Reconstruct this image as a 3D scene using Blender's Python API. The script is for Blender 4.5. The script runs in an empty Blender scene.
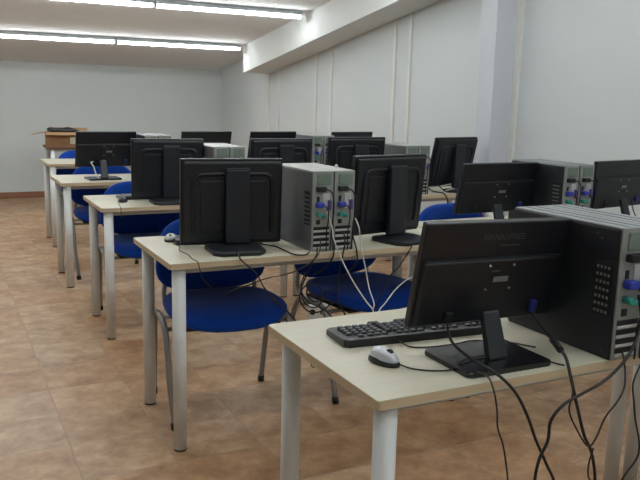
import bpy, bmesh, math, random
from mathutils import Vector, Matrix, Euler
random.seed(4)
SC = bpy.context.scene
COL = SC.collection
R = math.radians

# ------------------------------------------------------------------ materials
def nodemat(name):
    m = bpy.data.materials.new(name); m.use_nodes = True
    nt = m.node_tree
    return m, nt, nt.nodes['Principled BSDF']

def srgb(r, g, b):
    f = lambda c: (c/255/12.92) if c/255 <= .04045 else ((c/255+.055)/1.055)**2.4
    return (f(r), f(g), f(b), 1)

def plain(name, col, rough=.5, metal=0., noise=.06, scale=40., bump=0., spec=.5, sheen=0.):
    """principled material whose colour is broken up by a fine object-space noise"""
    m, nt, b = nodemat(name)
    b.inputs['Roughness'].default_value = rough
    b.inputs['Metallic'].default_value = metal
    b.inputs['Specular IOR Level'].default_value = spec
    if sheen:
        b.inputs['Sheen Weight'].default_value = sheen
        b.inputs['Sheen Roughness'].default_value = .5
    tc = nt.nodes.new('ShaderNodeTexCoord'); n = nt.nodes.new('ShaderNodeTexNoise')
    n.inputs['Scale'].default_value = scale; n.inputs['Detail'].default_value = 3
    nt.links.new(tc.outputs['Object'], n.inputs['Vector'])
    mx = nt.nodes.new('ShaderNodeMix'); mx.data_type = 'RGBA'
    mx.inputs['A'].default_value = tuple(c*(1-noise) for c in col[:3])+(1,)
    mx.inputs['B'].default_value = tuple(min(1, c*(1+noise)) for c in col[:3])+(1,)
    nt.links.new(n.outputs['Fac'], mx.inputs['Factor'])
    nt.links.new(mx.outputs['Result'], b.inputs['Base Color'])
    if bump:
        bp = nt.nodes.new('ShaderNodeBump'); bp.inputs['Strength'].default_value = bump
        bp.inputs['Distance'].default_value = .002
        nt.links.new(n.outputs['Fac'], bp.inputs['Height']); nt.links.new(bp.outputs['Normal'], b.inputs['Normal'])
    return m

M = {}
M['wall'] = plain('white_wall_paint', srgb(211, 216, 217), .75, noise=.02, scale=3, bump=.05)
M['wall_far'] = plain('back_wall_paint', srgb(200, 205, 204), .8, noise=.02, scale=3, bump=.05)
M['ceiling'] = plain('ceiling_paint', srgb(226, 226, 226), .85, noise=.02, scale=2, bump=.05)
M['beam'] = plain('beam_paint', srgb(214, 215, 213), .75, noise=.015, scale=2)
M['pillar'] = plain('pillar_paint', srgb(204, 207, 214), .7, noise=.02, scale=2)
M['conduit'] = plain('white_conduit', srgb(222, 222, 216), .45, noise=.02)
M['baseboard'] = plain('terracotta_skirting', srgb(142, 98, 72), .5, noise=.15, scale=6)
M['leg'] = plain('light_grey_painted_steel', srgb(222, 224, 222), .38, noise=.03, scale=15)
M['rubber'] = plain('black_rubber', srgb(24, 24, 25), .6)
M['rail'] = plain('pale_steel_rail', srgb(190, 190, 186), .4)
M['black'] = plain('black_plastic', srgb(20, 23, 29), .42, noise=.05, scale=60)
M['black_gloss'] = plain('glossy_black_plastic', srgb(19, 20, 24), .25, noise=.04)
M['black_soft'] = plain('charcoal_plastic', srgb(26, 30, 37), .38, noise=.05, scale=60)
M['ridge'] = plain('dark_grey_moulding', srgb(50, 52, 57), .35)
M['badge'] = plain('dim_grey_print', srgb(66, 67, 70), .5)
M['logo'] = plain('dark_raised_lettering', srgb(64, 65, 69), .4)
M['sticker'] = plain('silver_grey_sticker', srgb(120, 121, 122), .5, noise=.1)
M['screw'] = plain('bright_screw', srgb(190, 190, 188), .3, metal=.6)
M['screen'] = plain('dark_screen', srgb(14, 15, 18), .12)
M['case_dark'] = plain('dark_grey_coated_steel', srgb(33, 36, 42), .45, metal=.05, noise=.05, scale=80)
M['case_grey'] = plain('mid_grey_coated_steel', srgb(104, 106, 109), .42, metal=.15, noise=.05, scale=80)
M['case_top'] = plain('overhead_lit_lid', srgb(142, 146, 149), .38, metal=.25, noise=.05, scale=50)  # overhead light painted in: lid much paler than the dark case
M['lid_grey'] = plain('grey_case_lit_lid', srgb(160, 161, 157), .4, metal=.1, noise=.05, scale=50)  # light falling on the top is put into this lid colour
M['lid_line'] = plain('dark_lid_seam', srgb(92, 95, 98), .4)
M['zinc'] = plain('zinc_plated_panel', srgb(150, 153, 150), .4, metal=.35, noise=.12, scale=60)
M['slot'] = plain('slot_cover_steel', srgb(200, 202, 204), .35, metal=.45, noise=.05)
M['dark_gap'] = plain('dark_gap', srgb(24, 24, 26), .7)
M['psu'] = plain('greenish_grille', srgb(112, 128, 116), .5, metal=.2, noise=.3, scale=120)
M['vga'] = plain('blue_plug', srgb(46, 62, 170), .45)
M['vga_shaded'] = plain('shaded_blue_plug', srgb(34, 42, 112), .5)  # darker blue stands in for the shade of the port recess
M['teal'] = plain('teal_plug', srgb(40, 140, 128), .45)
M['purple'] = plain('purple_plug', srgb(92, 72, 140), .45)
M['cable'] = plain('black_cable', srgb(26, 24, 25), .45)
M['cable_brown'] = plain('thin_dark_cable', srgb(48, 40, 38), .5)
M['cable_white'] = plain('off_white_cable', srgb(206, 206, 200), .5)
M['strip_white'] = plain('off_white_plastic', srgb(206, 204, 198), .5)
M['key'] = plain('black_keycap', srgb(52, 54, 58), .4)
M['kb'] = plain('keyboard_case', srgb(30, 32, 35), .35)
M['silver'] = plain('silver_mouse_shell', srgb(196, 199, 206), .3, metal=.2)
M['mouse_dark'] = plain('black_mouse_base', srgb(30, 31, 34), .4)
M['chair_frame'] = plain('grey_chair_tube', srgb(150, 150, 148), .35, metal=.4)
M['card'] = plain('corrugated_cardboard', srgb(142, 104, 70), .8, noise=.12, scale=14)
M['card_in'] = plain('pale_cardboard_inside', srgb(160, 128, 92), .85, noise=.1, scale=14)
M['label_paper'] = plain('pale_label', srgb(206, 198, 178), .7)
M['bag'] = plain('black_bag', srgb(32, 32, 34), .5)
M['housing'] = plain('grey_lamp_housing', srgb(168, 175, 178), .5)

def fabric():
    m, nt, b = nodemat('royal_blue_fabric')
    b.inputs['Roughness'].default_value = .9
    b.inputs['Specular IOR Level'].default_value = .15
    b.inputs['Sheen Weight'].default_value = .12
    tc = nt.nodes.new('ShaderNodeTexCoord')
    n = nt.nodes.new('ShaderNodeTexNoise'); n.inputs['Scale'].default_value = 420; n.inputs['Detail'].default_value = 2
    nt.links.new(tc.outputs['Object'], n.inputs['Vector'])
    mx = nt.nodes.new('ShaderNodeMix'); mx.data_type = 'RGBA'
    mx.inputs['A'].default_value = srgb(8, 44, 116); mx.inputs['B'].default_value = srgb(16, 72, 174)
    nt.links.new(n.outputs['Fac'], mx.inputs['Factor']); nt.links.new(mx.outputs['Result'], b.inputs['Base Color'])
    bp = nt.nodes.new('ShaderNodeBump'); bp.inputs['Strength'].default_value = .3; bp.inputs['Distance'].default_value = .001
    nt.links.new(n.outputs['Fac'], bp.inputs['Height']); nt.links.new(bp.outputs['Normal'], b.inputs['Normal'])
    return m
M['fabric'] = fabric()

def wood(name, a, c, rough):
    m, nt, b = nodemat(name)
    b.inputs['Roughness'].default_value = rough
    tc = nt.nodes.new('ShaderNodeTexCoord'); mp = nt.nodes.new('ShaderNodeMapping')
    mp.inputs['Scale'].default_value = (1.2, 22, 22)
    n = nt.nodes.new('ShaderNodeTexNoise'); n.inputs['Scale'].default_value = 3; n.inputs['Detail'].default_value = 6
    n.inputs['Distortion'].default_value = .4
    nt.links.new(tc.outputs['Object'], mp.inputs['Vector']); nt.links.new(mp.outputs['Vector'], n.inputs['Vector'])
    mx = nt.nodes.new('ShaderNodeMix'); mx.data_type = 'RGBA'
    mx.inputs['A'].default_value = a; mx.inputs['B'].default_value = c
    nt.links.new(n.outputs['Fac'], mx.inputs['Factor']); nt.links.new(mx.outputs['Result'], b.inputs['Base Color'])
    return m
M['top'] = wood('pale_maple_laminate', srgb(192, 185, 163), srgb(205, 200, 181), .38)
M['edge'] = wood('maple_edge_band', srgb(194, 172, 140), srgb(208, 188, 156), .45)

def tiles():
    """terracotta tiles, 0.339 m by 0.307 m, in world coordinates"""
    m, nt, b = nodemat('terracotta_floor_tiles')
    N, L = nt.nodes.new, nt.links.new
    tc = N('ShaderNodeTexCoord')
    def math_(op, a, c=None):
        n = N('ShaderNodeMath'); n.operation = op
        for i, v in enumerate((a, c)):
            if v is None: continue
            if isinstance(v, (int, float)): n.inputs[i].default_value = v
            else: L(v, n.inputs[i])
        return n.outputs[0]
    # gentle wobble of the hand-cut edges
    wob = N('ShaderNodeTexNoise'); wob.inputs['Scale'].default_value = 9; wob.inputs['Detail'].default_value = 2
    L(tc.outputs['Object'], wob.inputs['Vector'])
    w = math_('MULTIPLY', math_('SUBTRACT', wob.outputs['Fac'], .5), .012)
    sep = N('ShaderNodeSeparateXYZ'); L(tc.outputs['Object'], sep.inputs[0])
    u = math_('DIVIDE', math_('ADD', math_('SUBTRACT', sep.outputs['X'], .396), w), .339)
    v = math_('DIVIDE', math_('ADD', math_('SUBTRACT', sep.outputs['Y'], 2.579), w), .307)
    fu, fv = math_('FRACT', u), math_('FRACT', v)
    iu, iv = math_('FLOOR', u), math_('FLOOR', v)
    du = math_('MINIMUM', fu, math_('SUBTRACT', 1.0, fu)); dv = math_('MINIMUM', fv, math_('SUBTRACT', 1.0, fv))
    d = math_('MINIMUM', du, dv)
    mr = N('ShaderNodeMapRange'); mr.inputs['From Min'].default_value = .003; mr.inputs['From Max'].default_value = .016
    L(d, mr.inputs['Value'])                                   # 0 in the joint, 1 on the tile
    cell = N('ShaderNodeCombineXYZ'); L(iu, cell.inputs[0]); L(iv, cell.inputs[1])
    wn = N('ShaderNodeTexWhiteNoise'); wn.noise_dimensions = '3D'; L(cell.outputs[0], wn.inputs['Vector'])
    n1 = N('ShaderNodeTexNoise'); n1.inputs['Scale'].default_value = 8; n1.inputs['Detail'].default_value = 7; n1.inputs['Roughness'].default_value = .68
    n1.inputs['Distortion'].default_value = .15
    off = N('ShaderNodeVectorMath'); off.operation = 'MULTIPLY_ADD'
    L(wn.outputs['Color'], off.inputs[0]); off.inputs[1].default_value = (7, 7, 7); L(tc.outputs['Object'], off.inputs[2])
    L(off.outputs[0], n1.inputs['Vector'])
    cr = N('ShaderNodeValToRGB')
    e = cr.color_ramp.elements
    e[0].position = .30; e[0].color = srgb(147, 113, 83)
    e[1].position = .70; e[1].color = srgb(208, 179, 146)
    k = e.new(.5); k.color = srgb(180, 148, 116)
    L(n1.outputs['Fac'], cr.inputs['Fac'])
    tint = N('ShaderNodeMix'); tint.data_type = 'RGBA'; tint.blend_type = 'MULTIPLY'
    tint.inputs['Factor'].default_value = 1
    tr = N('ShaderNodeValToRGB')
    tr.color_ramp.elements[0].color = (.92, .79, .68, 1); tr.color_ramp.elements[1].color = (1, 1, 1, 1)
    L(wn.outputs['Value'], tr.inputs['Fac'])
    L(cr.outputs['Color'], tint.inputs['A']); L(tr.outputs['Color'], tint.inputs['B'])
    jm = N('ShaderNodeMix'); jm.data_type = 'RGBA'
    jm.inputs['A'].default_value = srgb(164, 135, 106)
    L(mr.outputs['Result'], jm.inputs['Factor']); L(tint.outputs['Result'], jm.inputs['B'])
    L(jm.outputs['Result'], b.inputs['Base Color'])
    b.inputs['Roughness'].default_value = .42
    bp = N('ShaderNodeBump'); bp.inputs['Strength'].default_value = .35; bp.inputs['Distance'].default_value = .003
    hs = math_('ADD', mr.outputs['Result'], math_('MULTIPLY', n1.outputs['Fac'], .5))
    L(hs, bp.inputs['Height']); L(bp.outputs['Normal'], b.inputs['Normal'])
    return m
M['tiles'] = tiles()

def glow(name, col, s):
    m, nt, b = nodemat(name)
    b.inputs['Base Color'].default_value = (.9, .9, .9, 1)
    b.inputs['Emission Color'].default_value = col
    b.inputs['Emission Strength'].default_value = s
    return m
M['tube'] = glow('lit_tube_diffuser', (.93, .99, 1, 1), 16.0)

# ------------------------------------------------------------------ mesh helpers
def bm_new(): return bmesh.new()

def add_box(bm, c, s, bev=0., seg=2, rot=None, mi=0, taper=None):
    """box centred at c with size s; rot an Euler; taper scales the top in x, y"""
    before = set(bm.verts)
    r = bmesh.ops.create_cube(bm, size=1)
    vs = r['verts']
    for v in vs:
        v.co = Vector((v.co.x*s[0], v.co.y*s[1], v.co.z*s[2]))
        if taper and v.co.z > 0: v.co.x *= taper[0]; v.co.y *= taper[1]
    if bev:
        es = list({e for v in vs for e in v.link_edges})
        bmesh.ops.bevel(bm, geom=es, offset=bev, segments=seg, affect='EDGES', profile=.5)
    nv = [v for v in bm.verts if v not in before]
    mat = Matrix.Translation(Vector(c)) @ (rot.to_matrix().to_4x4() if rot else Matrix())
    for v in nv: v.co = mat @ v.co
    for f in {f for v in nv for f in v.link_faces}: f.material_index = mi
    return nv

def frame_for(t):
    t = t.normalized(); up = Vector((0, 0, 1)) if abs(t.z) < .95 else Vector((0, 1, 0))
    a = t.cross(up).normalized(); return a, a.cross(t).normalized()

def add_tube(bm, pts, r, n=8, mi=0, flat=1., cap=True):
    """tube along pts; r a number or a list; flat squashes the section in its second axis"""
    pts = [Vector(p) for p in pts]; rings = []
    a = None
    for i, p in enumerate(pts):
        t = (pts[min(i+1, len(pts)-1)] - pts[max(i-1, 0)])
        if a is None: a, b = frame_for(t)
        else:
            t.normalize(); a = (a - t*a.dot(t)).normalized(); b = a.cross(t).normalized()
        rr = r[i] if isinstance(r, (list, tuple)) else r
        rings.append([bm.verts.new(p + (a*math.cos(2*math.pi*k/n) + b*flat*math.sin(2*math.pi*k/n))*rr) for k in range(n)])
    for q, w in zip(rings, rings[1:]):
        for k in range(n):
            f = bm.faces.new((q[k], q[(k+1) % n], w[(k+1) % n], w[k])); f.material_index = mi; f.smooth = True
    if cap:
        for ring in (list(reversed(rings[0])), rings[-1]):
            f = bm.faces.new(ring); f.material_index = mi

def smooth_path(pts, k=6):
    """Catmull-Rom through pts"""
    P = [Vector(p) for p in pts]; P = [2*P[0]-P[1]] + P + [2*P[-1]-P[-2]]; out = []
    for i in range(1, len(P)-2):
        for j in range(k):
            t = j/k; a, b, c, d = P[i-1:i+3]
            out.append(.5*((2*b) + (c-a)*t + (2*a-5*b+4*c-d)*t*t + (3*b-a-3*c+d)*t**3))
    out.append(P[-2]); return out

def add_cyl(bm, p, q, r, n=20, mi=0, bev=0): add_tube(bm, [p, q], r, n, mi)

def add_prism(bm, outline, z0, z1, bev=0., seg=3, mi=0, edge_mi=None):
    """outline (x, y) extruded z0..z1; the rim can have its own material"""
    lo = [bm.verts.new((x, y, z0)) for x, y in outline]; hi = [bm.verts.new((x, y, z1)) for x, y in outline]
    fs = [bm.faces.new(list(reversed(lo))), bm.faces.new(hi)]
    for f in fs: f.material_index = mi
    n = len(outline)
    for k in range(n):
        f = bm.faces.new((lo[k], lo[(k+1) % n], hi[(k+1) % n], hi[k])); f.material_index = mi if edge_mi is None else edge_mi
    if bev:
        es = [e for f in fs for e in f.edges]
        bmesh.ops.bevel(bm, geom=es, offset=bev, segments=seg, affect='EDGES', profile=.5)

def rrect(x0, y0, x1, y1, r, k=6):
    out = []
    for cx, cy, a0 in ((x1-r, y0+r, -90), (x1-r, y1-r, 0), (x0+r, y1-r, 90), (x0+r, y0+r, 180)):
        for i in range(k+1):
            a = R(a0 + 90*i/k); out.append((cx + r*math.cos(a), cy + r*math.sin(a)))
    return out

def obj(name, bm, mats, parent=None, loc=(0, 0, 0), rot=(0, 0, 0), smooth=False):
    me = bpy.data.meshes.new(name)
    bmesh.ops.recalc_face_normals(bm, faces=bm.faces[:])
    bm.to_mesh(me); bm.free()
    for m in (mats if isinstance(mats, (list, tuple)) else [mats]): me.materials.append(m)
    if smooth:
        for p in me.polygons: p.use_smooth = True
    o = bpy.data.objects.new(name, me); COL.objects.link(o)
    o.location = loc; o.rotation_euler = rot
    if parent: o.parent = parent
    return o

def tag(o, label, cat, group=None):
    o['label'] = label; o['category'] = cat
    if group: o['group'] = group
    return o

def thing(name, label, cat, loc=(0, 0, 0), rotz=0, group=None):
    o = bpy.data.objects.new(name, None); COL.objects.link(o); o.empty_display_size = .05
    o.location = loc; o.rotation_euler = (0, 0, rotz)
    return tag(o, label, cat, group)

def copy_tree(o, parent=None):
    c = o.copy(); COL.objects.link(c)
    if parent: c.parent = parent
    for ch in list(o.children): copy_tree(ch, c)
    return c

PROTO = {}
def place(kind, maker, label, loc, rotz, group=None):
    """first call builds the thing, later calls copy it with its parts"""
    if kind in PROTO: o = copy_tree(PROTO[kind])
    else: o = PROTO[kind] = maker()
    o.location = loc; o.rotation_euler = (0, 0, rotz); o['label'] = label
    if kind.startswith('mouse'): o.scale = (.88, .88, .9 if kind == 'mouse_silver' else .72)
    if group: o['group'] = group
    return o

def struct(name, bm, mats):
    o = obj(name, bm, mats); o['kind'] = 'structure'; return o

# ------------------------------------------------------------------ the room
XL, XR, Y0, YB = -2.6, 3.685, -2.0, 10.52
def ceil(y): return 1.73 + .13*(YB - y)

bm = bm_new(); add_box(bm, ((XL+XR)/2, (Y0+YB)/2, -.05), (XR-XL+.2, YB-Y0+.2, .1)); struct('floor', bm, M['tiles'])

def slab(name, x0, x1, y0, y1, f0, f1, mats):
    """a slab between two heights that both depend on y"""
    bm = bm_new()
    v = [bm.verts.new((x, y, f(y))) for f in (f0, f1) for y in (y0, y1) for x in (x0, x1)]
    for q in ((0, 1, 3, 2), (4, 5, 7, 6), (0, 1, 5, 4), (2, 3, 7, 6), (0, 2, 6, 4), (1, 3, 7, 5)): bm.faces.new([v[i] for i in q])
    return struct(name, bm, mats)
slab('ceiling', XL-.1, XR+.1, Y0-.1, YB+.1, ceil, lambda y: ceil(y)+.1, M['ceiling'])
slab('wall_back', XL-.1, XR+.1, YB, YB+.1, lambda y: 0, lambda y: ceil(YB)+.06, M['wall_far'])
slab('wall_front', XL-.1, XR+.1, Y0-.1, Y0, lambda y: 0, lambda y: ceil(Y0)+.06, M['wall'])
slab('wall_left', XL-.1, XL, Y0, YB, lambda y: 0, lambda y: ceil(y)+.02, M['wall'])
slab('wall_right', XR, XR+.1, Y0, YB, lambda y: 0, lambda y: ceil(y)+.02, M['wall'])
# the boxed-in beam along the right wall
slab('trim_1', 3.35, XR-.001, Y0+.001, 8.77, lambda y: 2.125 + .143*(5.4-y), lambda y: ceil(y)-.0005, M['beam'])
# pillar against the right wall
PX, PY0, PY1 = 3.485, 4.282, 4.447
slab('trim_2', PX, XR-.001, PY0, PY1, lambda y: .001, lambda y: 2.125 + .143*(5.4-y)-.001, M['pillar'])
# slim white conduits and strips running up the right wall
def conduit(n, y, w=.03):
    slab('trim_%d' % n, XR-.016, XR-.0008, y-w/2, y+w/2, lambda q: .085, lambda q: min(2.125 + .143*(5.4-q), ceil(q))-.002, M['conduit'])
for n, y in enumerate((8.75, 8.45, 7.446, 7.095, 5.886, 5.641), 3): conduit(n, y)
slab('trim_9', XR-.03, XR-.0008, 4.235, 4.279, lambda q: .085, lambda q: 2.125 + .143*(5.4-q)-.002, M['conduit'])
def board(name, x0, x1, y0, y1):
    bm = bm_new(); add_box(bm, ((x0+x1)/2, (y0+y1)/2, .04), (x1-x0, y1-y0, .078), .003, 1); struct(name, bm, M['baseboard'])
board('baseboard_back', XL, XR, YB-.012, YB-.0005)
board('baseboard_left', XL+.0005, XL+.012, Y0, YB-.013)
board('baseboard_right', XR-.012, XR-.0005, Y0, PY0-.001)
board('baseboard_front', XL+.013, XR-.013, Y0+.0005, Y0+.012)

# ------------------------------------------------------------------ tube lights
def make_light():
    t = thing('tube_light', '', 'ceiling light')
    ln = 1.44
    bm = bm_new(); add_box(bm, (0, 0, -.019), (ln, .07, .038), .006, 2); obj('housing', bm, M['housing'], t)
    bm = bm_new(); add_box(bm, (0, 0, -.0515), (ln-.016, .05, .026), .010, 3); obj('tube', bm, M['tube'], t)
    for s in (-1, 1):
        bm = bm_new(); add_box(bm, (s*(ln/2-.004), 0, -.050), (.0078, .056, .034), .004, 1); obj('end_cap', bm, M['housing'], t)
    return t
def light(y, x, label, group):
    o = place('light', make_light, label, (x, y, ceil(y)-.004), 0, group)
    o.rotation_euler = (-math.atan(.13), 0, 0)
    return o
light(8.69, 2.555, 'lit white tube light on the ceiling nearest the back wall, touching the beam', 'tube lights of the row by the back wall')
light(8.69, 1.095, 'lit white tube light by the back wall at the left, away from the beam', 'tube lights of the row by the back wall')
light(6.98, 2.545, 'lit white tube light in the nearer visible row, its end at the beam', 'tube lights of the second row')
light(6.98, 1.09, 'lit white tube light in the nearer visible row, cut by the top of the photo', 'tube lights of the second row')
for y in (5.27, 3.56, 1.85, .14, -1.57):  # unseen tubes carrying on the rows, added to light the room evenly
    for x in ((2.54, 1.09, -.37) if y > 2 else (2.54, 1.09)):
        light(y, x, 'unseen tube light added on the ceiling to light the room evenly', 'unseen tube lights added for even light')
for y in (8.69, 6.98):  # two more unseen tubes, added leftwards for even lighting
    light(y, -.365, 'unseen tube light added at the left end of a visible row for even light', 'added tube lights beyond the left edge')

# ------------------------------------------------------------------ desks
M['brown'] = wood('dark_brown_laminate', srgb(74, 50, 34), srgb(96, 66, 46), .5)
DW, DD, DH = 1.347, .58, .74
def make_desk():
    t = thing('desk', '', 'desk')
    bm = bm_new(); add_prism(bm, rrect(0, 0, DW, DD, .009), DH-.022, DH, .0025, 2, 0, 1)
    obj('tabletop', bm, [M['top'], M['edge']], t)
    for x, y in ((.042, .036), (.050, DD-.052), (DW-.036, .036), (DW-.036, DD-.052)):
            bm = bm_new(); add_cyl(bm, (x, y, .007), (x, y, DH-.0225), .0255, 24)
            lg = obj('leg', bm, M['leg'], t)
            bm = bm_new(); add_cyl(bm, (x, y, 0), (x, y, .0075), .0245, 20); obj('foot_cap', bm, M['rubber'], lg)
    for a, b, s in (((DW/2, .05), (DW-.13, .02), 0), ((DW/2, DD-.05), (DW-.13, .02), 0), ((.05, DD/2), (.02, DD-.13), 0), ((DW-.05, DD/2), (.02, DD-.13), 0)):
        bm = bm_new(); add_box(bm, (a[0], a[1], DH-.035), (b[0], b[1], .025), .002, 1); obj('rail', bm, M['rail'], t)
    return t
ROWS = {1: (.768, 1.24), 2: (.731, 2.641), 3: (.772, 4.126), 4: (.748, 5.405), 5: (.858, 6.96)}
DG = 'pale maple desks on round grey legs'
desk_labels = {
 (1, 0): 'pale desk nearest the camera, holding the black keyboard and silver mouse',
 (1, 1): 'pale desk at the lower right edge, only its grey leg showing behind the cables',
 (2, 0): 'pale desk in the second row with the white mouse at its left corner',
 (2, 1): 'pale desk behind the nearest monitor, continuing the second row to the right',
 (3, 0): 'pale desk in the third row with a black mouse near its left corner',
 (3, 1): 'pale desk of the third row near the right wall, mostly hidden by monitors',
 (4, 0): 'pale desk in the fourth row under the small monitor with a pale cable',
 (4, 1): 'pale desk of the fourth row by the right wall, behind the third row monitors',
 (5, 0): 'empty pale desk in the fifth row, just in front of the cardboard box',
}
for (r, k), lb in desk_labels.items():
    x, y = ROWS[r]
    place('desk', make_desk, lb, (x + k*(DW+.012), y, 0), 0, DG)
o = place('desk', make_desk, 'brown-topped table by the back wall that carries the cardboard box', (1.14, 9.10, 0), 0)
o.name = 'side_table'; o['category'] = 'table'; del o['group']
for ch in o.children:
    if ch.name.startswith('tabletop'):
        ch.data = ch.data.copy(); ch.data.materials[0] = M['brown']; ch.data.materials[1] = M['brown']

# ------------------------------------------------------------------ chairs
def pad(bm, w, h, t, bulge, n=4., nu=28, curve=None, shape=None):
    """cushion: superellipse outline w x h, thickness t, with rounded rim and domed faces"""
    rings = []
    prof = [(1.0-.10, -.5), (1.0-.03, -.36), (1.0, -.1), (1.0, .1), (1.0-.03, .36), (1.0-.10, .5), (.72, .5+bulge*.6), (.4, .5+bulge*.9), (.0, .5+bulge)]
    prof = [(0., -.5-bulge*.3), (.5, -.5-bulge*.25)] + prof
    for s, z in prof:
        if s == 0: rings.append([bm.verts.new((0, 0, z*t))]); continue
        ring = []
        for k in range(nu):
            a = 2*math.pi*k/nu; c, d = math.cos(a), math.sin(a)
            x = math.copysign(abs(c)**(2/n), c)*w/2*s; y = math.copysign(abs(d)**(2/n), d)*h/2*s
            if shape: x, y = shape(x, y)
            ring.append(bm.verts.new((x, y, z*t)))
        rings.append(ring)
    for q, w_ in zip(rings, rings[1:]):
        if len(q) == 1:
            for k in range(nu): bm.faces.new((q[0], w_[(k+1) % nu], w_[k]))
        elif len(w_) == 1:
            for k in range(nu): bm.faces.new((q[k], q[(k+1) % nu], w_[0]))
        else:
            for k in range(nu): bm.faces.new((q[k], q[(k+1) % nu], w_[(k+1) % nu], w_[k]))
    if curve:
        for v in bm.verts: v.co = curve(v.co)
    for f in bm.faces: f.smooth = True

def make_chair():
    """visitor chair, sitter faces -y; origin on the floor under the seat"""
    t = thing('office_chair', '', 'chair')
    bm = bm_new()
    def seat_curve(c):
        y = c.y
        z = c.z + .004 - (.030*max(0, (-y-.10)/.13)**2) + .012*max(0, (y-.05)/.2)**2 + .05*(c.x/.25)**2*.3
        return Vector((c.x, y, z + .457))
    pad(bm, .50, .46, .05, .22, 3.2, 36, seat_curve, lambda x, y: (x*(1+.05*(-y/.23)), y))
    obj('seat', bm, M['fabric'], t, smooth=True)
    bm = bm_new(); add_box(bm, (0, .0, .424), (.40, .36, .012), .005, 2); obj('seat_shell', bm, M['rubber'], t)
    bm = bm_new()
    def back_curve(c):      # outline in x, y -> stand it up in x, z
        x, z, d = c.x, c.y, c.z
        return Vector((x, .255 - d + .06*z*2*.5 - .9*x*x*.75, .648 + z))
    pad(bm, .49, .335, .042, .25, 3.4, 36, back_curve, lambda x, y: (x*(1-.08*(y/.16)), y + .22*(x*x if y < 0 else -x*x*.25)))
    obj('backrest', bm, M['fabric'], t, smooth=True)
    for s in (-1, 1):
        # one inverted-U of oval tube makes the front and rear leg of a side
        pts = smooth_path([(s*.240, -.150, .014), (s*.256, -.125, .20), (s*.262, -.105, .35), (s*.266, -.065, .425), (s*.267, .03, .44), (s*.266, .125, .425), (s*.262, .185, .35), (s*.258, .225, .20), (s*.255, .27, .014)], 5)
        h = len(pts)//2
        bm = bm_new(); add_tube(bm, pts[:h+1], .013, 10); lg = obj('leg', bm, M['chair_frame'], t)
        bm = bm_new(); add_cyl(bm, (s*.240, -.150, 0), (s*.2425, -.146, .03), .0155, 12); obj('foot_cap', bm, M['rubber'], lg)
        bm = bm_new(); add_tube(bm, pts[h:], .013, 10); lg = obj('leg', bm, M['chair_frame'], t)
        bm = bm_new(); add_cyl(bm, (s*.255, .27, 0), (s*.2552, .2665, .03), .0155, 12); obj('foot_cap', bm, M['rubber'], lg)
        bm = bm_new(); add_tube(bm, smooth_path([(s*.20, .10, .408), (s*.205, .19, .41), (s*.21, .238, .45), (s*.205, .243, .52), (s*.19, .262, .60)], 5), .011, 8, flat=.7); obj('back_post', bm, M['chair_frame'], t)
    bm = bm_new()
    for y in (-.06, .12): add_cyl(bm, (-.262, y, .400), (.262, y, .400), .010, 8)
    obj('cross_bar', bm, M['chair_frame'], t)
    return t
CG = 'royal blue upholstered chairs tucked behind the desks'
chairs = [
 ('blue fabric chair with its whole seat showing under the leftmost monitor of the second row', (1.056, 2.985), -5),
 ('blue fabric chair under the second row desk behind the two white hanging cables', (1.757, 3.02), 7),
 ('blue chair under the third row desk, seen left of the white mouse', (1.11, 4.485), -3),
 ('blue chair behind the fourth row desk, top showing below the small far-left monitor', (1.13, 5.79), -3),
 ('blue chair behind the fifth row desk, directly below the cardboard box', (1.26, 7.34), 3),
 ('blue chair whose top edge shows just above the nearest monitor', (2.43, 3.01), 4),
]
for lb, (x, y), a in chairs: place('chair', make_chair, lb, (x, y, 0), R(a), CG)

# ------------------------------------------------------------------ monitors
def text_mesh(s, size, depth):
    cu = bpy.data.curves.new('lettering', 'FONT'); cu.body = s; cu.size = size; cu.extrude = depth
    cu.align_x = 'CENTER'; cu.align_y = 'CENTER'
    o = bpy.data.objects.new('lettering', cu); COL.objects.link(o)
    dg = bpy.context.evaluated_depsgraph_get(); me = bpy.data.meshes.new_from_object(o.evaluated_get(dg))
    bpy.data.objects.remove(o); bpy.data.curves.remove(cu)
    return me

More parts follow.
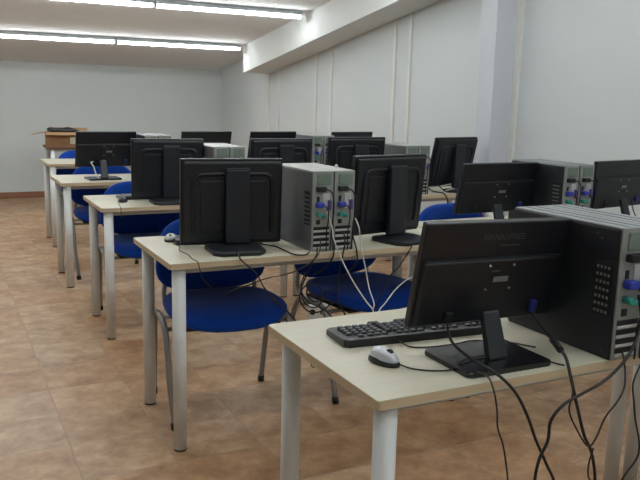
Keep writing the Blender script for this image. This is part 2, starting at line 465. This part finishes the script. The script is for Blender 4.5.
def make_thin_monitor(name_text=False, W=.45, H=.255, bot=.075, tilt=9.4, base=(.24, .185), roll=0.):
    """slim tilted screen on a flat rectangular foot; local y is away from the camera side"""
    def f():
        t = thing('monitor', '', 'monitor')
        zc = bot + H/2*math.cos(R(tilt))
        bm = bm_new(); add_box(bm, (0, .011, 0), (W, .022, H), .004, 2)
        p = obj('casing', bm, M['black'], t, (0, 0, zc), (R(tilt), R(roll), 0))
        bm = bm_new(); add_box(bm, (0, .0225, .004), (W-.03, .002, H-.035)); obj('screen', bm, M['screen'], p)
        # thicker electronics housing on the lower two thirds, with a crease along its top
        bm = bm_new(); add_box(bm, (0, -.004, -H*.165), (W-.012, .014, H*.63), .007, 3); obj('back_cover', bm, M['black'], p)
        bm = bm_new(); add_box(bm, (0, -.0035, H*.15), (W-.02, .012, .005), .0025, 2); obj('crease', bm, M['black_soft'], p)
        for sx in (-.036, .036):
            for sz in (-.031, .031):
                bm = bm_new(); add_cyl(bm, (sx+.014, -.0165, sz-.006), (sx+.014, -.0135, sz-.006), .0030, 12); obj('screw', bm, M['screw'], p)
        bm = bm_new(); add_box(bm, (.018, -.0145, -.012), (.045, .002, .014), .0005, 1); obj('rating_sticker', bm, M['sticker'], p)
        bm = bm_new(); add_box(bm, (-.002, -.0145, .010), (.026, .002, .004), .0005, 1); obj('badge', bm, M['badge'], p)
        bm = bm_new(); add_box(bm, (W*.325, -.017, -H/2+.040), (.020, .014, .032), .003, 2); obj('video_plug', bm, M['vga_shaded'], p)
        bm = bm_new(); add_box(bm, (-W*.27, -.017, -H/2+.030), (.020, .012, .024), .003, 2); obj('power_plug', bm, M['rubber'], p)
        if name_text:
            me = text_mesh('HANNSPREE', .0225, .0006); me.materials.append(M['logo'])
            o = bpy.data.objects.new('logo', me); COL.objects.link(o); o.parent = p
            o.location = (.014, -.0007, H*.35); o.rotation_euler = (R(90), 0, 0)
            bm = bm_new(); add_box(bm, (.036, -.0004, H*.268), (.06, .0012, .003)); obj('logo_underline', bm, M['logo'], p)
        # neck and foot
        bm = bm_new()
        add_box(bm, (-.042, -.070, (bot+.05)/2+.004), (.055, .022, bot+.05), .005, 2, Euler((R(-20), 0, 0)), taper=(.86, .9))
        obj('stand_neck', bm, M['black_soft'], t)
        bm = bm_new(); add_prism(bm, rrect(-.049-base[0]/2, -.062-base[1]/2, -.049+base[0]/2, -.062+base[1]/2, .012), 0, .012, .003, 2)
        obj('foot_plate', bm, M['black_gloss'], t)
        return t
    return f

def make_column_monitor():
    """squarish screen on a broad lifting column, back moulded with an arch"""
    W, H, bot, tilt = .42, .35, .009, 3.
    t = thing('monitor', '', 'monitor')
    zc = bot + H/2
    bm = bm_new(); add_box(bm, (0, .011, 0), (W, .022, H), .004, 2)
    p = obj('casing', bm, M['black'], t, (0, 0, zc), (R(tilt), 0, 0))
    bm = bm_new(); add_box(bm, (0, .0225, .005), (W-.03, .002, H-.04)); obj('screen', bm, M['screen'], p)
    bm = bm_new(); add_box(bm, (0, -.008, .0), (W-.016, .018, H-.02), .009, 3); obj('back_cover', bm, M['black'], p)
    # moulded arch standing off the cover
    a, top = W*.385, H*.33
    pts = smooth_path([(-a, -.018, -H*.36), (-a, -.018, -.02), (-a, -.018, top-.05), (-a+.012, -.018, top-.012), (-a+.045, -.018, top), (0, -.018, top), (a-.045, -.018, top), (a-.012, -.018, top-.012), (a, -.018, top-.05), (a, -.018, -.02), (a, -.018, -H*.36)], 5)
    bm = bm_new(); add_tube(bm, pts, .0085, 10); obj('moulded_arch', bm, M['black'], p)
    bm = bm_new(); add_box(bm, (0, -.017, -H*.05), (W*.64, .006, H*.60), .0029, 2); obj('rear_panel', bm, M['black'], p)
    bm = bm_new(); add_box(bm, (0, -.0015, -H/2+.004), (W*.94, .02, .006), .002, 1); obj('bottom_strip', bm, M['ridge'], p)
    bm = bm_new(); add_box(bm, (.012, -.046, .17), (.10, .030, .30), .006, 3); c = obj('stand_column', bm, M['black_soft'], t)
    bm = bm_new(); add_box(bm, (.012, -.046, .3215), (.096, .026, .004), .001, 1); obj('column_cap', bm, M['ridge'], c)
    bm = bm_new(); add_cyl(bm, (.0, -.0625, .27), (.0, -.0605, .27), .007, 16); obj('cable_clip', bm, M['rubber'], c)
    bm = bm_new()
    add_prism(bm, [(x-.010, y-.012) for x, y in ((-.075, -.205), (.075, -.205), (.105, -.17), (.112, -.03), (.09, -.005), (-.09, -.005), (-.112, -.03), (-.105, -.17))], 0, .018, .005, 3)
    obj('foot_plate', bm, M['black_soft'], t)
    return t

MG = 'black monitors seen from behind'
T = DH
for kind, mk, lb, x, y, z, yaw in (
 ('thin_text', make_thin_monitor(True, .428, .264, .066, 12, roll=1.2), 'large black monitor nearest the camera, faint raised lettering, on a square foot', 1.189, 1.42, T, -.8),
 ('column', make_column_monitor, 'black monitor on a broad column, leftmost on the second row desk beside the white mouse', 1.063, 2.90, T, -7.4),
 ('column', make_column_monitor, 'black column-stand monitor just right of the two grey towers', 1.787, 2.87, T, 10.5),
 ('thin', make_thin_monitor(False, .455, .25, .078, 13), 'black slim monitor just above the nearest monitor, its side against a black tower', 2.414, 2.88, T, 1),
 ('thin', None, 'black slim monitor cut by the right edge of the photo, beside the white wall', 3.225, 2.87, T, 9),
 ('column', make_column_monitor, 'black column-stand monitor on the third row desk behind the black mouse', 1.20, 4.35, T, -5),
 ('column', make_column_monitor, 'black monitor behind the two grey towers, left of the blue-plugged tower pair', 1.919, 4.35, T, 1),
 ('column', make_column_monitor, 'black monitor right of the blue-plugged tower pair, a smaller one peeking over its top', 2.451, 4.35, T, 0),
 ('column', make_column_monitor, 'black monitor standing askew above a tangle of cables, in front of the pillar', 3.222, 4.34, T, 12),
 ('thin', None, 'small black monitor at the far left, on the fourth row desk with a pale cable', 1.109, 5.68, T, 4),
 ('thin', None, 'far black monitor whose top shows above the third row towers with a pale lid', 1.868, 5.68, T, 9),
 ('thin', None, 'far black monitor whose top edge shows directly behind the monitor left of the blue plugs', 2.425, 5.68, T, 8),
 ('thin', None, 'far black monitor of which only a low strip shows, nearest the right wall', 3.147, 5.68, T, 8)):
    o = place(kind, mk, lb, (x, y, z), R(yaw), MG)
    if y > 5:                                   # the far row stands a little higher on its necks
        o.location.z = T; o.scale.x = .93 if x > 1.2 else .96; o.scale.z = 1.0 if x > 1.2 else 1.05
        for ch in o.children:
            if ch.name.startswith('casing'): ch.location.z += (.0 if x < 1.2 else .02)
    if abs(x-3.225) < .001:
        for ch in o.children:
            if ch.name.startswith('casing'): ch.rotation_euler.x = R(4)
    if abs(x-3.222) < .001:
        for ch in o.children:
            if ch.name.startswith('casing'): ch.rotation_euler.x = R(12); ch.location.z += .012
    if abs(x-1.787) < .001 or abs(x-2.451) < .01:
        for ch in o.children:
            if ch.name.startswith('casing'): ch.rotation_euler.x = R(6); ch.location.z += .010

# ------------------------------------------------------------------ computer towers
TW, TD, TH = .0945, .37, .323
def make_tower(case, ridged):
    def f():
        t = thing('computer_tower', '', 'computer')
        x0, x1 = 0, TW
        bm = bm_new(); add_box(bm, (TW/2, TD/2+.004, TH/2-.003), (TW, TD-.008, TH-.006), .003, 2); obj('case', bm, M[case], t)
        bm = bm_new(); add_box(bm, (TW/2, TD/2+.002, TH-.003), (TW, TD-.002, .006), .002, 2)
        lid = obj('lid', bm, M['case_top'] if ridged else M['lid_grey'], t)
        if ridged:
            for x in (.03, .064):
                bm = bm_new(); add_box(bm, (x, TD/2, TH+.0003), (.006, TD-.02, .0012), .0004, 1); obj('lid_groove', bm, M['lid_line'], lid)
        bm = bm_new(); add_box(bm, (TW/2, TD+.003, TH/2), (TW-.004, .012, TH-.008), .004, 2); obj('front_bezel', bm, M['black'], t)
        bm = bm_new(); add_box(bm, (TW/2, .003, TH/2), (TW-.003, .006, TH-.003), .001, 1); rp = obj('rear_panel', bm, M['zinc'], t)
        # power supply grille, mains inlet, ports, slot covers
        bm = bm_new(); add_box(bm, (TW/2+.004, -.0012, TH-.034), (.062, .003, .044), .002, 1); g = obj('power_supply_grille', bm, M['psu'], rp)
        bm = bm_new(); add_box(bm, (.036, -.010, TH-.071), (.040, .022, .020), .004, 2); obj('mains_plug', bm, M['rubber'], rp)
        bm = bm_new(); add_box(bm, (.026, -.001, TH-.112), (.012, .003, .022), .001, 1); obj('socket', bm, M['dark_gap'], rp)
        bm = bm_new(); add_box(bm, (.062, -.001, TH-.120), (.030, .003, .060), .001, 1); obj('port_plate', bm, M['slot'], rp)
        bm = bm_new(); add_box(bm, (.030, -.012, TH-.134), (.032, .024, .020), .004, 2); obj('video_plug', bm, M['vga'], rp)
        bm = bm_new(); add_box(bm, (.074, -.008, TH-.136), (.012, .016, .040), .002, 1); obj('data_plug', bm, M['purple'], rp)
        bm = bm_new(); add_tube(bm, [(.026, .002, TH-.172), (.026, -.026, TH-.172)], .009, 12); obj('mouse_plug', bm, M['teal'], rp)
        bm = bm_new(); add_box(bm, (.050, -.008, TH-.180), (.014, .016, .012), .002, 1); obj('audio_plug', bm, M['teal'], rp)
        bm = bm_new(); add_box(bm, (.028, -.001, TH-.204), (.018, .003, .018), .001, 1); obj('socket', bm, M['dark_gap'], rp)
        for a_, r_ in (([(.052, -.018, TH-.071), (.068, -.028, TH-.078), (.080, -.030, TH-.105), (.084, -.026, TH-.16), (.081, -.018, .10), (.080, -.014, .04), (.076, -.018, .004)], .0030),
                       ([(.046, -.020, TH-.136), (.056, -.030, TH-.150), (.060, -.028, TH-.19), (.058, -.018, .08), (.060, -.016, .004)], .0026)):
            bm = bm_new(); add_tube(bm, smooth_path(a_, 5), r_, 8); obj('plug_lead', bm, M['cable'], rp)
        for k in range(4):
            z = .014 + k*.023
            bm = bm_new(); add_box(bm, (.043, -.001, z+.011), (.070, .003, .0125), .001, 1); obj('slot_gap', bm, M['dark_gap'], rp)
            bm = bm_new(); add_box(bm, (.043, -.002, z), (.070, .004, .0085), .0015, 1); obj('slot_cover', bm, M['slot'], rp)
        # vented sticker on the left flank near the rear
        bm = bm_new(); add_box(bm, (-.0005, .044, .172), (.0012, .05, .135)); vp = obj('side_vent', bm, M['dark_gap'], t)
        bm = bm_new()
        for i in range(4):
            for j in range(7):
                y, z = .029+.0115*i, .114+.018*j
                add_box(bm, (-.0012, y, z), (.001, .0065, .007), .0003, 1)
        obj('vent_hole', bm, M['sticker'], vp)
        bm = bm_new()
        for y, z in ((.03, .02), (.075, .30), (.06, .29)): add_cyl(bm, (-.0015, y, z), (.001, y, z), .003, 10)
        obj('case_screw', bm, M['badge'], t)
        return t
    return f
TG = 'slim computer towers standing in pairs'
pairs = [
 ('dark', 1, 1.407, 1.230, 'nearest big dark tower, beside the front monitor', 'dark tower at the right edge, behind the nearest big one'),
 ('grey', 0, 1.315, 2.675, 'grey tower with plain left side, beside the second row monitor', 'grey tower in the middle, against the column monitor, small white clip above its lid'),
 ('dark', 1, 2.645, 2.685, 'dark tower left of its twin, behind the nearest towers', 'dark tower against the monitor at the right edge of the photo'),
 ('grey', 0, 1.412, 4.155, 'tower with the pale lid above the second row monitor', 'tower with a green grille right of the pale-lidded one'),
 ('grey', 0, 2.715, 4.165, 'far tower with dark mesh side by the wall, above the column monitor', 'far tower by the wall, touching the askew monitor'),
 ('dark', 1, 1.335, 5.435, 'far left tower, its top peeking over the third row monitor', 'far left tower peeking over the monitor, right one of the two'),
 ('grey', 0, 2.672, 5.445, 'far tower with blue plugs, left one, behind the grey pair', 'far tower with blue plugs, right one, next to a monitor'),
]
for c, rg, x, y, la, lb in pairs:
    for k, l in enumerate((la, lb)):
        place('tower_'+c, make_tower('case_'+c, rg), l, (x + k*(TW+.003), y, T), 0, TG)
# small white clip standing on the grey towers' lid
bm = bm_new(); add_box(bm, (0, 0, .007), (.013, .02, .014), .003, 2, taper=(.6, .6))
tag(obj('adapter_clip', bm, M['strip_white'], loc=(1.485, 2.80, T+TH+.0003)), 'tiny white clip lying on the lid of the grey tower', 'clip')

# ------------------------------------------------------------------ keyboards and mice
def make_keyboard(full):
    def f():
        t = thing('keyboard', '', 'keyboard')
        bm = bm_new()
        add_prism(bm, rrect(-.222, -.066, .222, .066, .012), 0, .014, .004, 3)
        for v in bm.verts:
            if v.co.z > .008: v.co.z += .006*(v.co.y < 0)      # the side away from the sitter is the taller one
        obj('keyboard_case', bm, M['kb'], t)
        if not full:
            bm = bm_new(); add_box(bm, (0, .0, .0185), (.40, .10, .007), .002, 1); obj('key_field', bm, M['key'], t); return t
        for y, n in ((-.040, 16), (-.018, 20), (.0, 20), (.018, 20), (.036, 20)):
            for k in range(n):
                x = .205 - k*.0205 - (.006 if k > 14 else 0) - (.02*(k//4) if n == 16 else 0)
                bm = bm_new(); add_box(bm, (x, y, .0195), (.0175, .0158, .009), .002, 1, taper=(.84, .84)); obj('key', bm, M['key'], t)
        for x, w in ((.19, .03), (.03, .12), (-.09, .03)):
            bm = bm_new(); add_box(bm, (x, .053, .0195), (w, .0158, .009), .002, 1, taper=(.95, .84)); obj('key', bm, M['key'], t)
        return t
    return f
KG = 'black keyboards behind the monitors'
place('kb_full', make_keyboard(True), 'black keyboard with visible keys on the nearest desk', (1.092, 1.606, T), R(-5), KG)
place('kb', make_keyboard(False), 'black keyboard just under the bottom edge of the leftmost second row monitor', (1.083, 3.03, T), R(-6), KG)
place('kb', make_keyboard(False), 'black keyboard beside the black mouse on the third row desk', (1.16, 4.50, T), R(-2), KG)

def make_mouse(shell):
    def f():
        t = thing('mouse', '', 'computer mouse')
        def body(bm, sx, sy, z0, zt, cut):
            nu, nv = 24, 8; rings = []
            for j in range(nv+1):
                a = math.pi/2*j/nv; s = math.cos(a)**.75; z = z0 + (zt-z0)*math.sin(a)
                if j == nv: rings.append([bm.verts.new((0, 0, z))]); continue
                rings.append([bm.verts.new((sx*s*math.copysign(abs(math.cos(2*math.pi*k/nu))**.8, math.cos(2*math.pi*k/nu))*(1-.12*math.sin(2*math.pi*k/nu)**2), sy*s*math.sin(2*math.pi*k/nu), z + (.004 if math.sin(2*math.pi*k/nu) > 0 else 0)*math.sin(a))) for k in range(nu)])
            bm.faces.new(list(reversed(rings[0])))
            for q, w in zip(rings, rings[1:]):
                for k in range(nu):
                    if len(w) == 1: bm.faces.new((q[k], q[(k+1) % nu], w[0]))
                    else: bm.faces.new((q[k], q[(k+1) % nu], w[(k+1) % nu], w[k]))
            for f_ in bm.faces: f_.smooth = True
        bm = bm_new(); body(bm, .031, .052, .001, .026, 0); obj('mouse_base', bm, M['mouse_dark'], t)
        bm = bm_new(); body(bm, .0275, .049, .012, .037, 0); obj('mouse_shell', bm, M[shell], t)
        bm = bm_new(); add_tube(bm, [(-.005, -.020, .0305), (.005, -.020, .0305)], .0105, 16); obj('scroll_wheel', bm, M['mouse_dark'], t)
        bm = bm_new(); add_tube(bm, [(.0, -.046, .021), (.0, -.012, .0365)], .0012, 6); obj('button_gap', bm, M['mouse_dark'], t)
        return t
    return f
place('mouse_silver', make_mouse('silver'), 'silver and black mouse in front of the keyboard on the nearest desk', (.902, 1.437, T), R(12), 'computer mice')
place('mouse_white', make_mouse('strip_white'), 'white-topped mouse on the left end of the second row desk', (.862, 3.10, T), R(-20), 'computer mice')
place('mouse_black', make_mouse('mouse_dark'), 'black mouse on the left end of the third row desk', (.935, 4.36, T), R(-10), 'computer mice')

# ------------------------------------------------------------------ cables
def cable(name, pts, r, m, label, group=None, k=6):
    bm = bm_new(); add_tube(bm, smooth_path(pts, k), r, 8)
    tag(obj(name, bm, M[m]), label, 'cable', group)
B = 'dark cables hanging off the nearest desk'
cable('power_cable', [(1.058, 1.412, .822), (1.047, 1.38, .794), (1.053, 1.34, .774), (1.055, 1.28, .767), (1.067, 1.235, .757), (1.099, 1.21, .72), (1.134, 1.205, .662), (1.166, 1.205, .597), (1.202, 1.205, .534), (1.24, 1.205, .459), (1.27, 1.21, .3), (1.30, 1.24, .12), (1.34, 1.30, .012), (1.45, 1.40, .008)], 0.0035, 'cable', 'thick black cable from the nearest monitor crossing in front of its foot', B)
cable('video_cable', [(1.314, 1.408, .828), (1.319, 1.38, .799), (1.312, 1.34, .783), (1.291, 1.29, .778), (1.272, 1.24, .765), (1.267, 1.215, .725), (1.288, 1.21, .658), (1.32, 1.21, .578), (1.352, 1.21, .522), (1.373, 1.212, .427), (1.38, 1.24, .25), (1.36, 1.30, .08), (1.33, 1.40, .008)], 0.0039, 'cable', 'thick black cable with a ferrite lump, hanging beside the nearest tower', B)
bm = bm_new(); add_tube(bm, smooth_path([(1.303, 1.318, .781), (1.293, 1.295, .7785), (1.283, 1.27, .773)], 4), .0085, 12)
tag(obj('ferrite_bead', bm, M['cable']), 'black ferrite lump on the thick cable by the nearest tower', 'cable bead')
cable('mains_cable', [(1.47, 1.222, .90), (1.479, 1.215, .835), (1.445, 1.2, .786), (1.399, 1.19, .749), (1.346, 1.19, .715), (1.279, 1.188, .696), (1.221, 1.185, .68), (1.186, 1.185, .647), (1.182, 1.185, .601), (1.16, 1.185, .557), (1.152, 1.185, .486), (1.16, 1.19, .3), (1.2, 1.22, .1), (1.3, 1.3, .008)], 0.0037, 'cable', 'thick black cable sweeping from the nearest tower to the left in an S', B)
cable('mouse_cable', [(1.02, 1.33, .744), (1.041, 1.296, .747), (1.046, 1.243, .753), (1.044, 1.215, .729), (1.052, 1.21, .686), (1.058, 1.21, .643), (1.076, 1.21, .6), (1.089, 1.21, .55), (1.1, 1.21, .488), (1.12, 1.215, .3), (1.15, 1.24, .1), (1.2, 1.3, .006)], .0021, 'cable_brown', 'thin dark cable hanging straight down below the foot of the nearest monitor', B)
cable('looped_cable', [(1.265, 1.225, .748), (1.259, 1.198, .7), (1.249, 1.195, .659), (1.276, 1.195, .61), (1.319, 1.195, .557), (1.343, 1.195, .573), (1.366, 1.195, .619), (1.401, 1.195, .653), (1.426, 1.2, .682), (1.441, 1.215, .72), (1.436, 1.225, .767)], .0022, 'cable_brown', 'thin dark cable hanging in a V loop below the nearest tower', B)
cable('thin_cable', [(1.335, 1.193, .55), (1.33, 1.198, .5), (1.345, 1.2, .46), (1.40, 1.2, .43), (1.44, 1.21, .3), (1.40, 1.25, .1), (1.35, 1.33, .006)], .0022, 'cable_brown', 'thin dark cable trailing below the V loop at the lower right', B)
cable('edge_cable', [(1.54, 1.235, .80), (1.515, 1.222, .76), (1.491, 1.215, .723), (1.455, 1.2, .688), (1.465, 1.2, .64), (1.474, 1.2, .60), (1.50, 1.2, .50), (1.44, 1.2, .42), (1.42, 1.22, .2), (1.45, 1.3, .006)], .0023, 'cable', 'thin black cable at the right edge in front of the grey legs', B)
D = 'cables lying on the desks'
cable('mouse_cable', [(.912, 1.39, .75), (.936, 1.371, .7425), (.97, 1.342, .7425), (1.017, 1.329, .743), (1.045, 1.335, .755), (1.10, 1.35, .7555), (1.15, 1.34, .755)], .002, 'cable_brown', 'thin cable running from the silver mouse onto the monitor foot', D)
cable('keyboard_cable', [(1.005, 1.535, .75), (1.02, 1.505, .7425), (1.06, 1.485, .7425), (1.14, 1.480, .7425), (1.20, 1.484, .7425), (1.27, 1.44, .7425), (1.31, 1.38, .7425)], .0021, 'cable_brown', 'thin cable from the keyboard running behind the foot of the nearest monitor', D)
cable('side_cable', [(1.275, 1.36, .7425), (1.27, 1.315, .7425), (1.268, 1.276, .7425), (1.276, 1.247, .744)], .002, 'cable_brown', 'short thin cable between the monitor foot and the nearest tower', D)
cable('mouse_cable', [(.878, 3.07, .75), (.85, 3.02, .7425), (.856, 2.951, .7425), (.833, 2.87, .7425), (.84, 2.78, .7425), (.832, 2.70, .7425), (.832, 2.645, .745), (.834, 2.628, .735), (.85, 2.63, .68), (.90, 2.68, .63)], .0019, 'cable_brown', 'thin wavy cable from the white mouse to the desk edge', D)
F = 'dark cables below the second row desk'
cable('video_cable', [(1.03, 2.76, .762), (1.0, 2.66, .762), (.998, 2.63, .742), (1.032, 2.625, .71), (1.065, 2.62, .674), (1.09, 2.62, .629), (1.137, 2.62, .569), (1.206, 2.62, .505), (1.25, 2.63, .44), (1.35, 2.75, .28), (1.55, 3.1, .08), (1.75, 3.4, .008)], 0.0030, 'cable', 'thick black cable dropping from the leftmost second row monitor past the blue seat', F)
cable('power_cable', [(1.17, 2.90, .76), (1.19, 2.88, .7435), (1.221, 2.821, .7435), (1.222, 2.731, .7435), (1.222, 2.66, .7435), (1.235, 2.632, .742), (1.27, 2.632, .74), (1.30, 2.66, .7435)], 0.0029, 'cable', 'black cable lying on the desk between monitor and grey tower', F)
cable('slack_cable', [(.95, 2.67, .60), (.992, 2.66, .621), (1.049, 2.655, .635), (1.111, 2.65, .654), (1.196, 2.64, .667), (1.26, 2.632, .69), (1.31, 2.632, .72), (1.336, 2.64, .751), (1.35, 2.66, .80)], .0024, 'cable_brown', 'thin dark cable sagging sideways below the desk from the left grey tower', F)
cable('coiled_cable', [(1.332, 2.655, .76), (1.318, 2.63, .735), (1.310, 2.65, .704), (1.298, 2.68, .642), (1.286, 2.70, .576), (1.31, 2.70, .518), (1.356, 2.70, .501), (1.392, 2.70, .532), (1.419, 2.70, .572)], 0.0029, 'cable', 'black cable hanging from the grey towers in a deep loop', F)
cable('coiled_cable', [(1.335, 2.69, .622), (1.304, 2.685, .568), (1.341, 2.68, .531), (1.377, 2.68, .561), (1.344, 2.685, .602), (1.299, 2.69, .598), (1.273, 2.685, .554), (1.301, 2.68, .501), (1.361, 2.68, .486), (1.425, 2.68, .522)], .003, 'cable', 'black cable coiled in small rings beside the second blue seat', F)
cable('coiled_cable', [(1.29, 2.67, .66), (1.27, 2.67, .60), (1.295, 2.668, .545), (1.335, 2.668, .52), (1.372, 2.67, .50), (1.42, 2.69, .46), (1.50, 2.75, .38), (1.62, 3.0, .2), (1.80, 3.3, .05), (1.86, 3.45, .008)], .003, 'cable', 'black cable running from the coils down towards the floor', F)
cable('hanging_cable', [(1.452, 2.66, .82), (1.445, 2.632, .78), (1.432, 2.625, .728), (1.421, 2.63, .645), (1.42, 2.63, .54), (1.47, 2.65, .46), (1.62, 2.85, .25), (1.78, 3.2, .06), (1.84, 3.4, .008)], .0032, 'cable', 'black cable falling straight in front of the second blue seat', F)
cable('hanging_cable', [(1.40, 2.66, .84), (1.395, 2.632, .78), (1.39, 2.63, .72), (1.385, 2.70, .66), (1.38, 2.78, .62)], .0032, 'cable', 'black cable between the two grey towers tucked under the desk', F)
cable('hanging_cable', [(1.494, 2.66, .80), (1.502, 2.635, .74), (1.499, 2.63, .69), (1.48, 2.66, .65), (1.46, 2.7, .62)], 0.0035, 'cable', 'short thick black cable at the right edge of the grey towers', F)
cable('hanging_cable', [(1.885, 2.80, .7435), (1.80, 2.69, .7435), (1.765, 2.632, .74), (1.738, 2.63, .703), (1.701, 2.63, .654), (1.663, 2.63, .623), (1.641, 2.64, .564), (1.60, 2.66, .45)], .0028, 'cable', 'thin dark cable hanging off the desk beside the foot of the column monitor', F)
W_ = 'off-white cables hanging below the grey towers'
cable('white_cable', [(1.378, 2.662, .90), (1.382, 2.64, .86), (1.387, 2.632, .829), (1.388, 2.62, .794), (1.416, 2.6, .715), (1.446, 2.55, .63), (1.474, 2.5, .566), (1.49, 2.47, .532), (1.50, 2.50, .475), (1.58, 2.7, .25), (1.74, 3.1, .05), (1.80, 3.3, .008)], .0028, 'cable_white', 'left white cable slanting down from between the grey towers', W_)
cable('white_cable', [(1.506, 2.662, .87), (1.51, 2.635, .83), (1.518, 2.63, .76), (1.523, 2.6, .682), (1.516, 2.55, .603), (1.511, 2.5, .554), (1.508, 2.50, .528), (1.53, 2.54, .46), (1.64, 2.75, .22), (1.78, 3.1, .04), (1.84, 3.3, .008)], .0026, 'cable_white', 'steeper white cable falling from the right side of the grey towers', W_)
cable('white_cable', [(1.50, 2.43, .49), (1.51, 2.46, .528), (1.567, 2.5, .552), (1.639, 2.55, .583), (1.719, 2.6, .603), (1.791, 2.62, .623), (1.85, 2.65, .66), (1.88, 2.70, .70)], .0026, 'cable_white', 'white cable rising to the right across the second blue seat', W_)
cable('white_cable', [(1.01, 5.665, .862), (.99, 5.635, .858), (1.003, 5.61, .83), (1.012, 5.60, .79), (1.03, 5.59, .755), (1.046, 5.585, .744), (1.09, 5.60, .7435)], .0045, 'cable_white', 'pale cable dangling behind the small monitor at the far left', 'pale cables behind the far monitors')
cable('video_cable', [(3.30, 2.85, .86), (3.277, 2.82, .82), (3.27, 2.78, .77), (3.285, 2.74, .7445), (3.33, 2.70, .7435)], .003, 'cable', 'thin black cable arcing from the monitor at the right edge onto the desk', D)
# tangle under the askew monitor of the third row
for lb, pts, m in (
 ('pale cable in the tangle below the askew monitor, topmost', [(2.93, 4.30, .84), (2.96, 4.28, .78), (3.02, 4.26, .775), (3.10, 4.26, .785), (3.17, 4.28, .79)], 'cable_white'),
 ('pale cable in the tangle below the askew monitor, the lower one', [(2.95, 4.22, .755), (3.02, 4.21, .7455), (3.09, 4.215, .755), (3.16, 4.23, .765)], 'cable_white'),
 ('dark cable drooping through the tangle below the askew monitor', [(2.95, 4.28, .80), (2.97, 4.22, .758), (3.0, 4.13, .75), (3.02, 4.112, .72), (3.03, 4.11, .66)], 'cable'),
 ('dark cable slanting across the desk edge below the askew monitor', [(3.05, 4.28, .80), (3.07, 4.20, .752), (3.11, 4.13, .75), (3.14, 4.112, .71), (3.16, 4.11, .65)], 'cable')):
    cable('tangled_cable', pts, .0042, m, lb, 'cables under the askew monitor')
cable('keyboard_cable', [(.95, 4.44, .75), (.90, 4.30, .7435), (.876, 4.15, .7435), (.873, 4.118, .742), (.872, 4.112, .72), (.88, 4.13, .68)], .002, 'cable_brown', 'thin dark cable dropping over the edge of the third row desk', D)
# power strip on the floor
t = thing('socket_block', 'off-white socket block on the floor behind the coiled black cables', 'power strip', (2.03, 4.02, 0), R(-25))
bm = bm_new(); add_box(bm, (0, 0, .055), (.13, .07, .11), .008, 2); obj('block_body', bm, M['strip_white'], t)
for k in (-.032, .032):
    bm = bm_new(); add_tube(bm, [(k, -.0345, .07), (k, -.036, .07)], .018, 18); obj('socket', bm, M['dark_gap'], t)

# ------------------------------------------------------------------ cardboard box
t = thing('cardboard_box', 'open brown cardboard box on the desk by the back wall', 'box', (1.38, 9.36, T), R(-12))
w, d, h, q = .46, .30, .165, .004
bm = bm_new()
add_box(bm, (0, 0, q/2), (w, d, q)); add_box(bm, (0, -d/2, h/2), (w, q, h)); add_box(bm, (0, d/2, h/2), (w, q, h))
add_box(bm, (-w/2, 0, h/2), (q, d, h)); add_box(bm, (w/2, 0, h/2), (q, d, h)); obj('box_body', bm, M['card'], t)
for nm, c, s, rt in (('flap', (-w/2-.075, 0, h-.014), (.155, d, q), (0, R(-11), 0)), ('flap', (w/2+.055, 0, h-.02), (.13, d, q), (0, R(28), 0)),
                     ('flap', (0, -d/2-.035, h-.012), (w-.02, .075, q), (R(22), 0, 0)), ('flap', (0, d/2+.05, h+.02), (w-.02, .11, q), (R(22), 0, 0))):
    bm = bm_new(); add_box(bm, (0, 0, 0), s); obj(nm, bm, M['card_in'], t, c, rt)
bm = bm_new(); add_box(bm, (.10, -d/2-.003, .075), (.12, .002, .08)); obj('paper_label', bm, M['label_paper'], t)
bm = bm_new(); pad(bm, .36, .20, .035, .4, 2.4, 24)
for v in bm.verts: v.co.z += .012*math.sin(31*v.co.x)*math.cos(23*v.co.y)
tag(obj('bag', bm, M['bag'], loc=(1.33, 9.32, T+h+.022), rot=(0, 0, R(-10)), smooth=True), 'crumpled black bag lying on top of the open cardboard box', 'bag')

# ------------------------------------------------------------------ world, camera, view
wd = bpy.data.worlds.new('room_air'); SC.world = wd; wd.use_nodes = True
wd.node_tree.nodes['Background'].inputs[0].default_value = (.8, .85, .9, 1)
wd.node_tree.nodes['Background'].inputs[1].default_value = .3
cam = bpy.data.cameras.new('camera'); co = bpy.data.objects.new('camera', cam); COL.objects.link(co); SC.camera = co
yaw, pitch, roll = R(26.84379885), R(10.38250931), R(1.3799566)
cy, sy, cp, sp = math.cos(yaw), math.sin(yaw), math.cos(pitch), math.sin(pitch)
fw = Vector((sy*cp, cy*cp, -sp)); ri = Vector((cy, -sy, 0)); up = ri.cross(fw)
ri, up = ri*math.cos(roll) + up*math.sin(roll), up*math.cos(roll) - ri*math.sin(roll)
mw = Matrix((ri, up, -fw)).transposed().to_4x4(); mw.translation = (0, 0, 1.3358)
co.matrix_world = mw
cam.sensor_width = 36; cam.lens = 759.68/640*36; cam.clip_start = .05
vs = SC.view_settings
vs.view_transform = 'Standard'; vs.look = 'None'; vs.gamma = 1; vs.use_curve_mapping = False
vs.exposure = 0.84
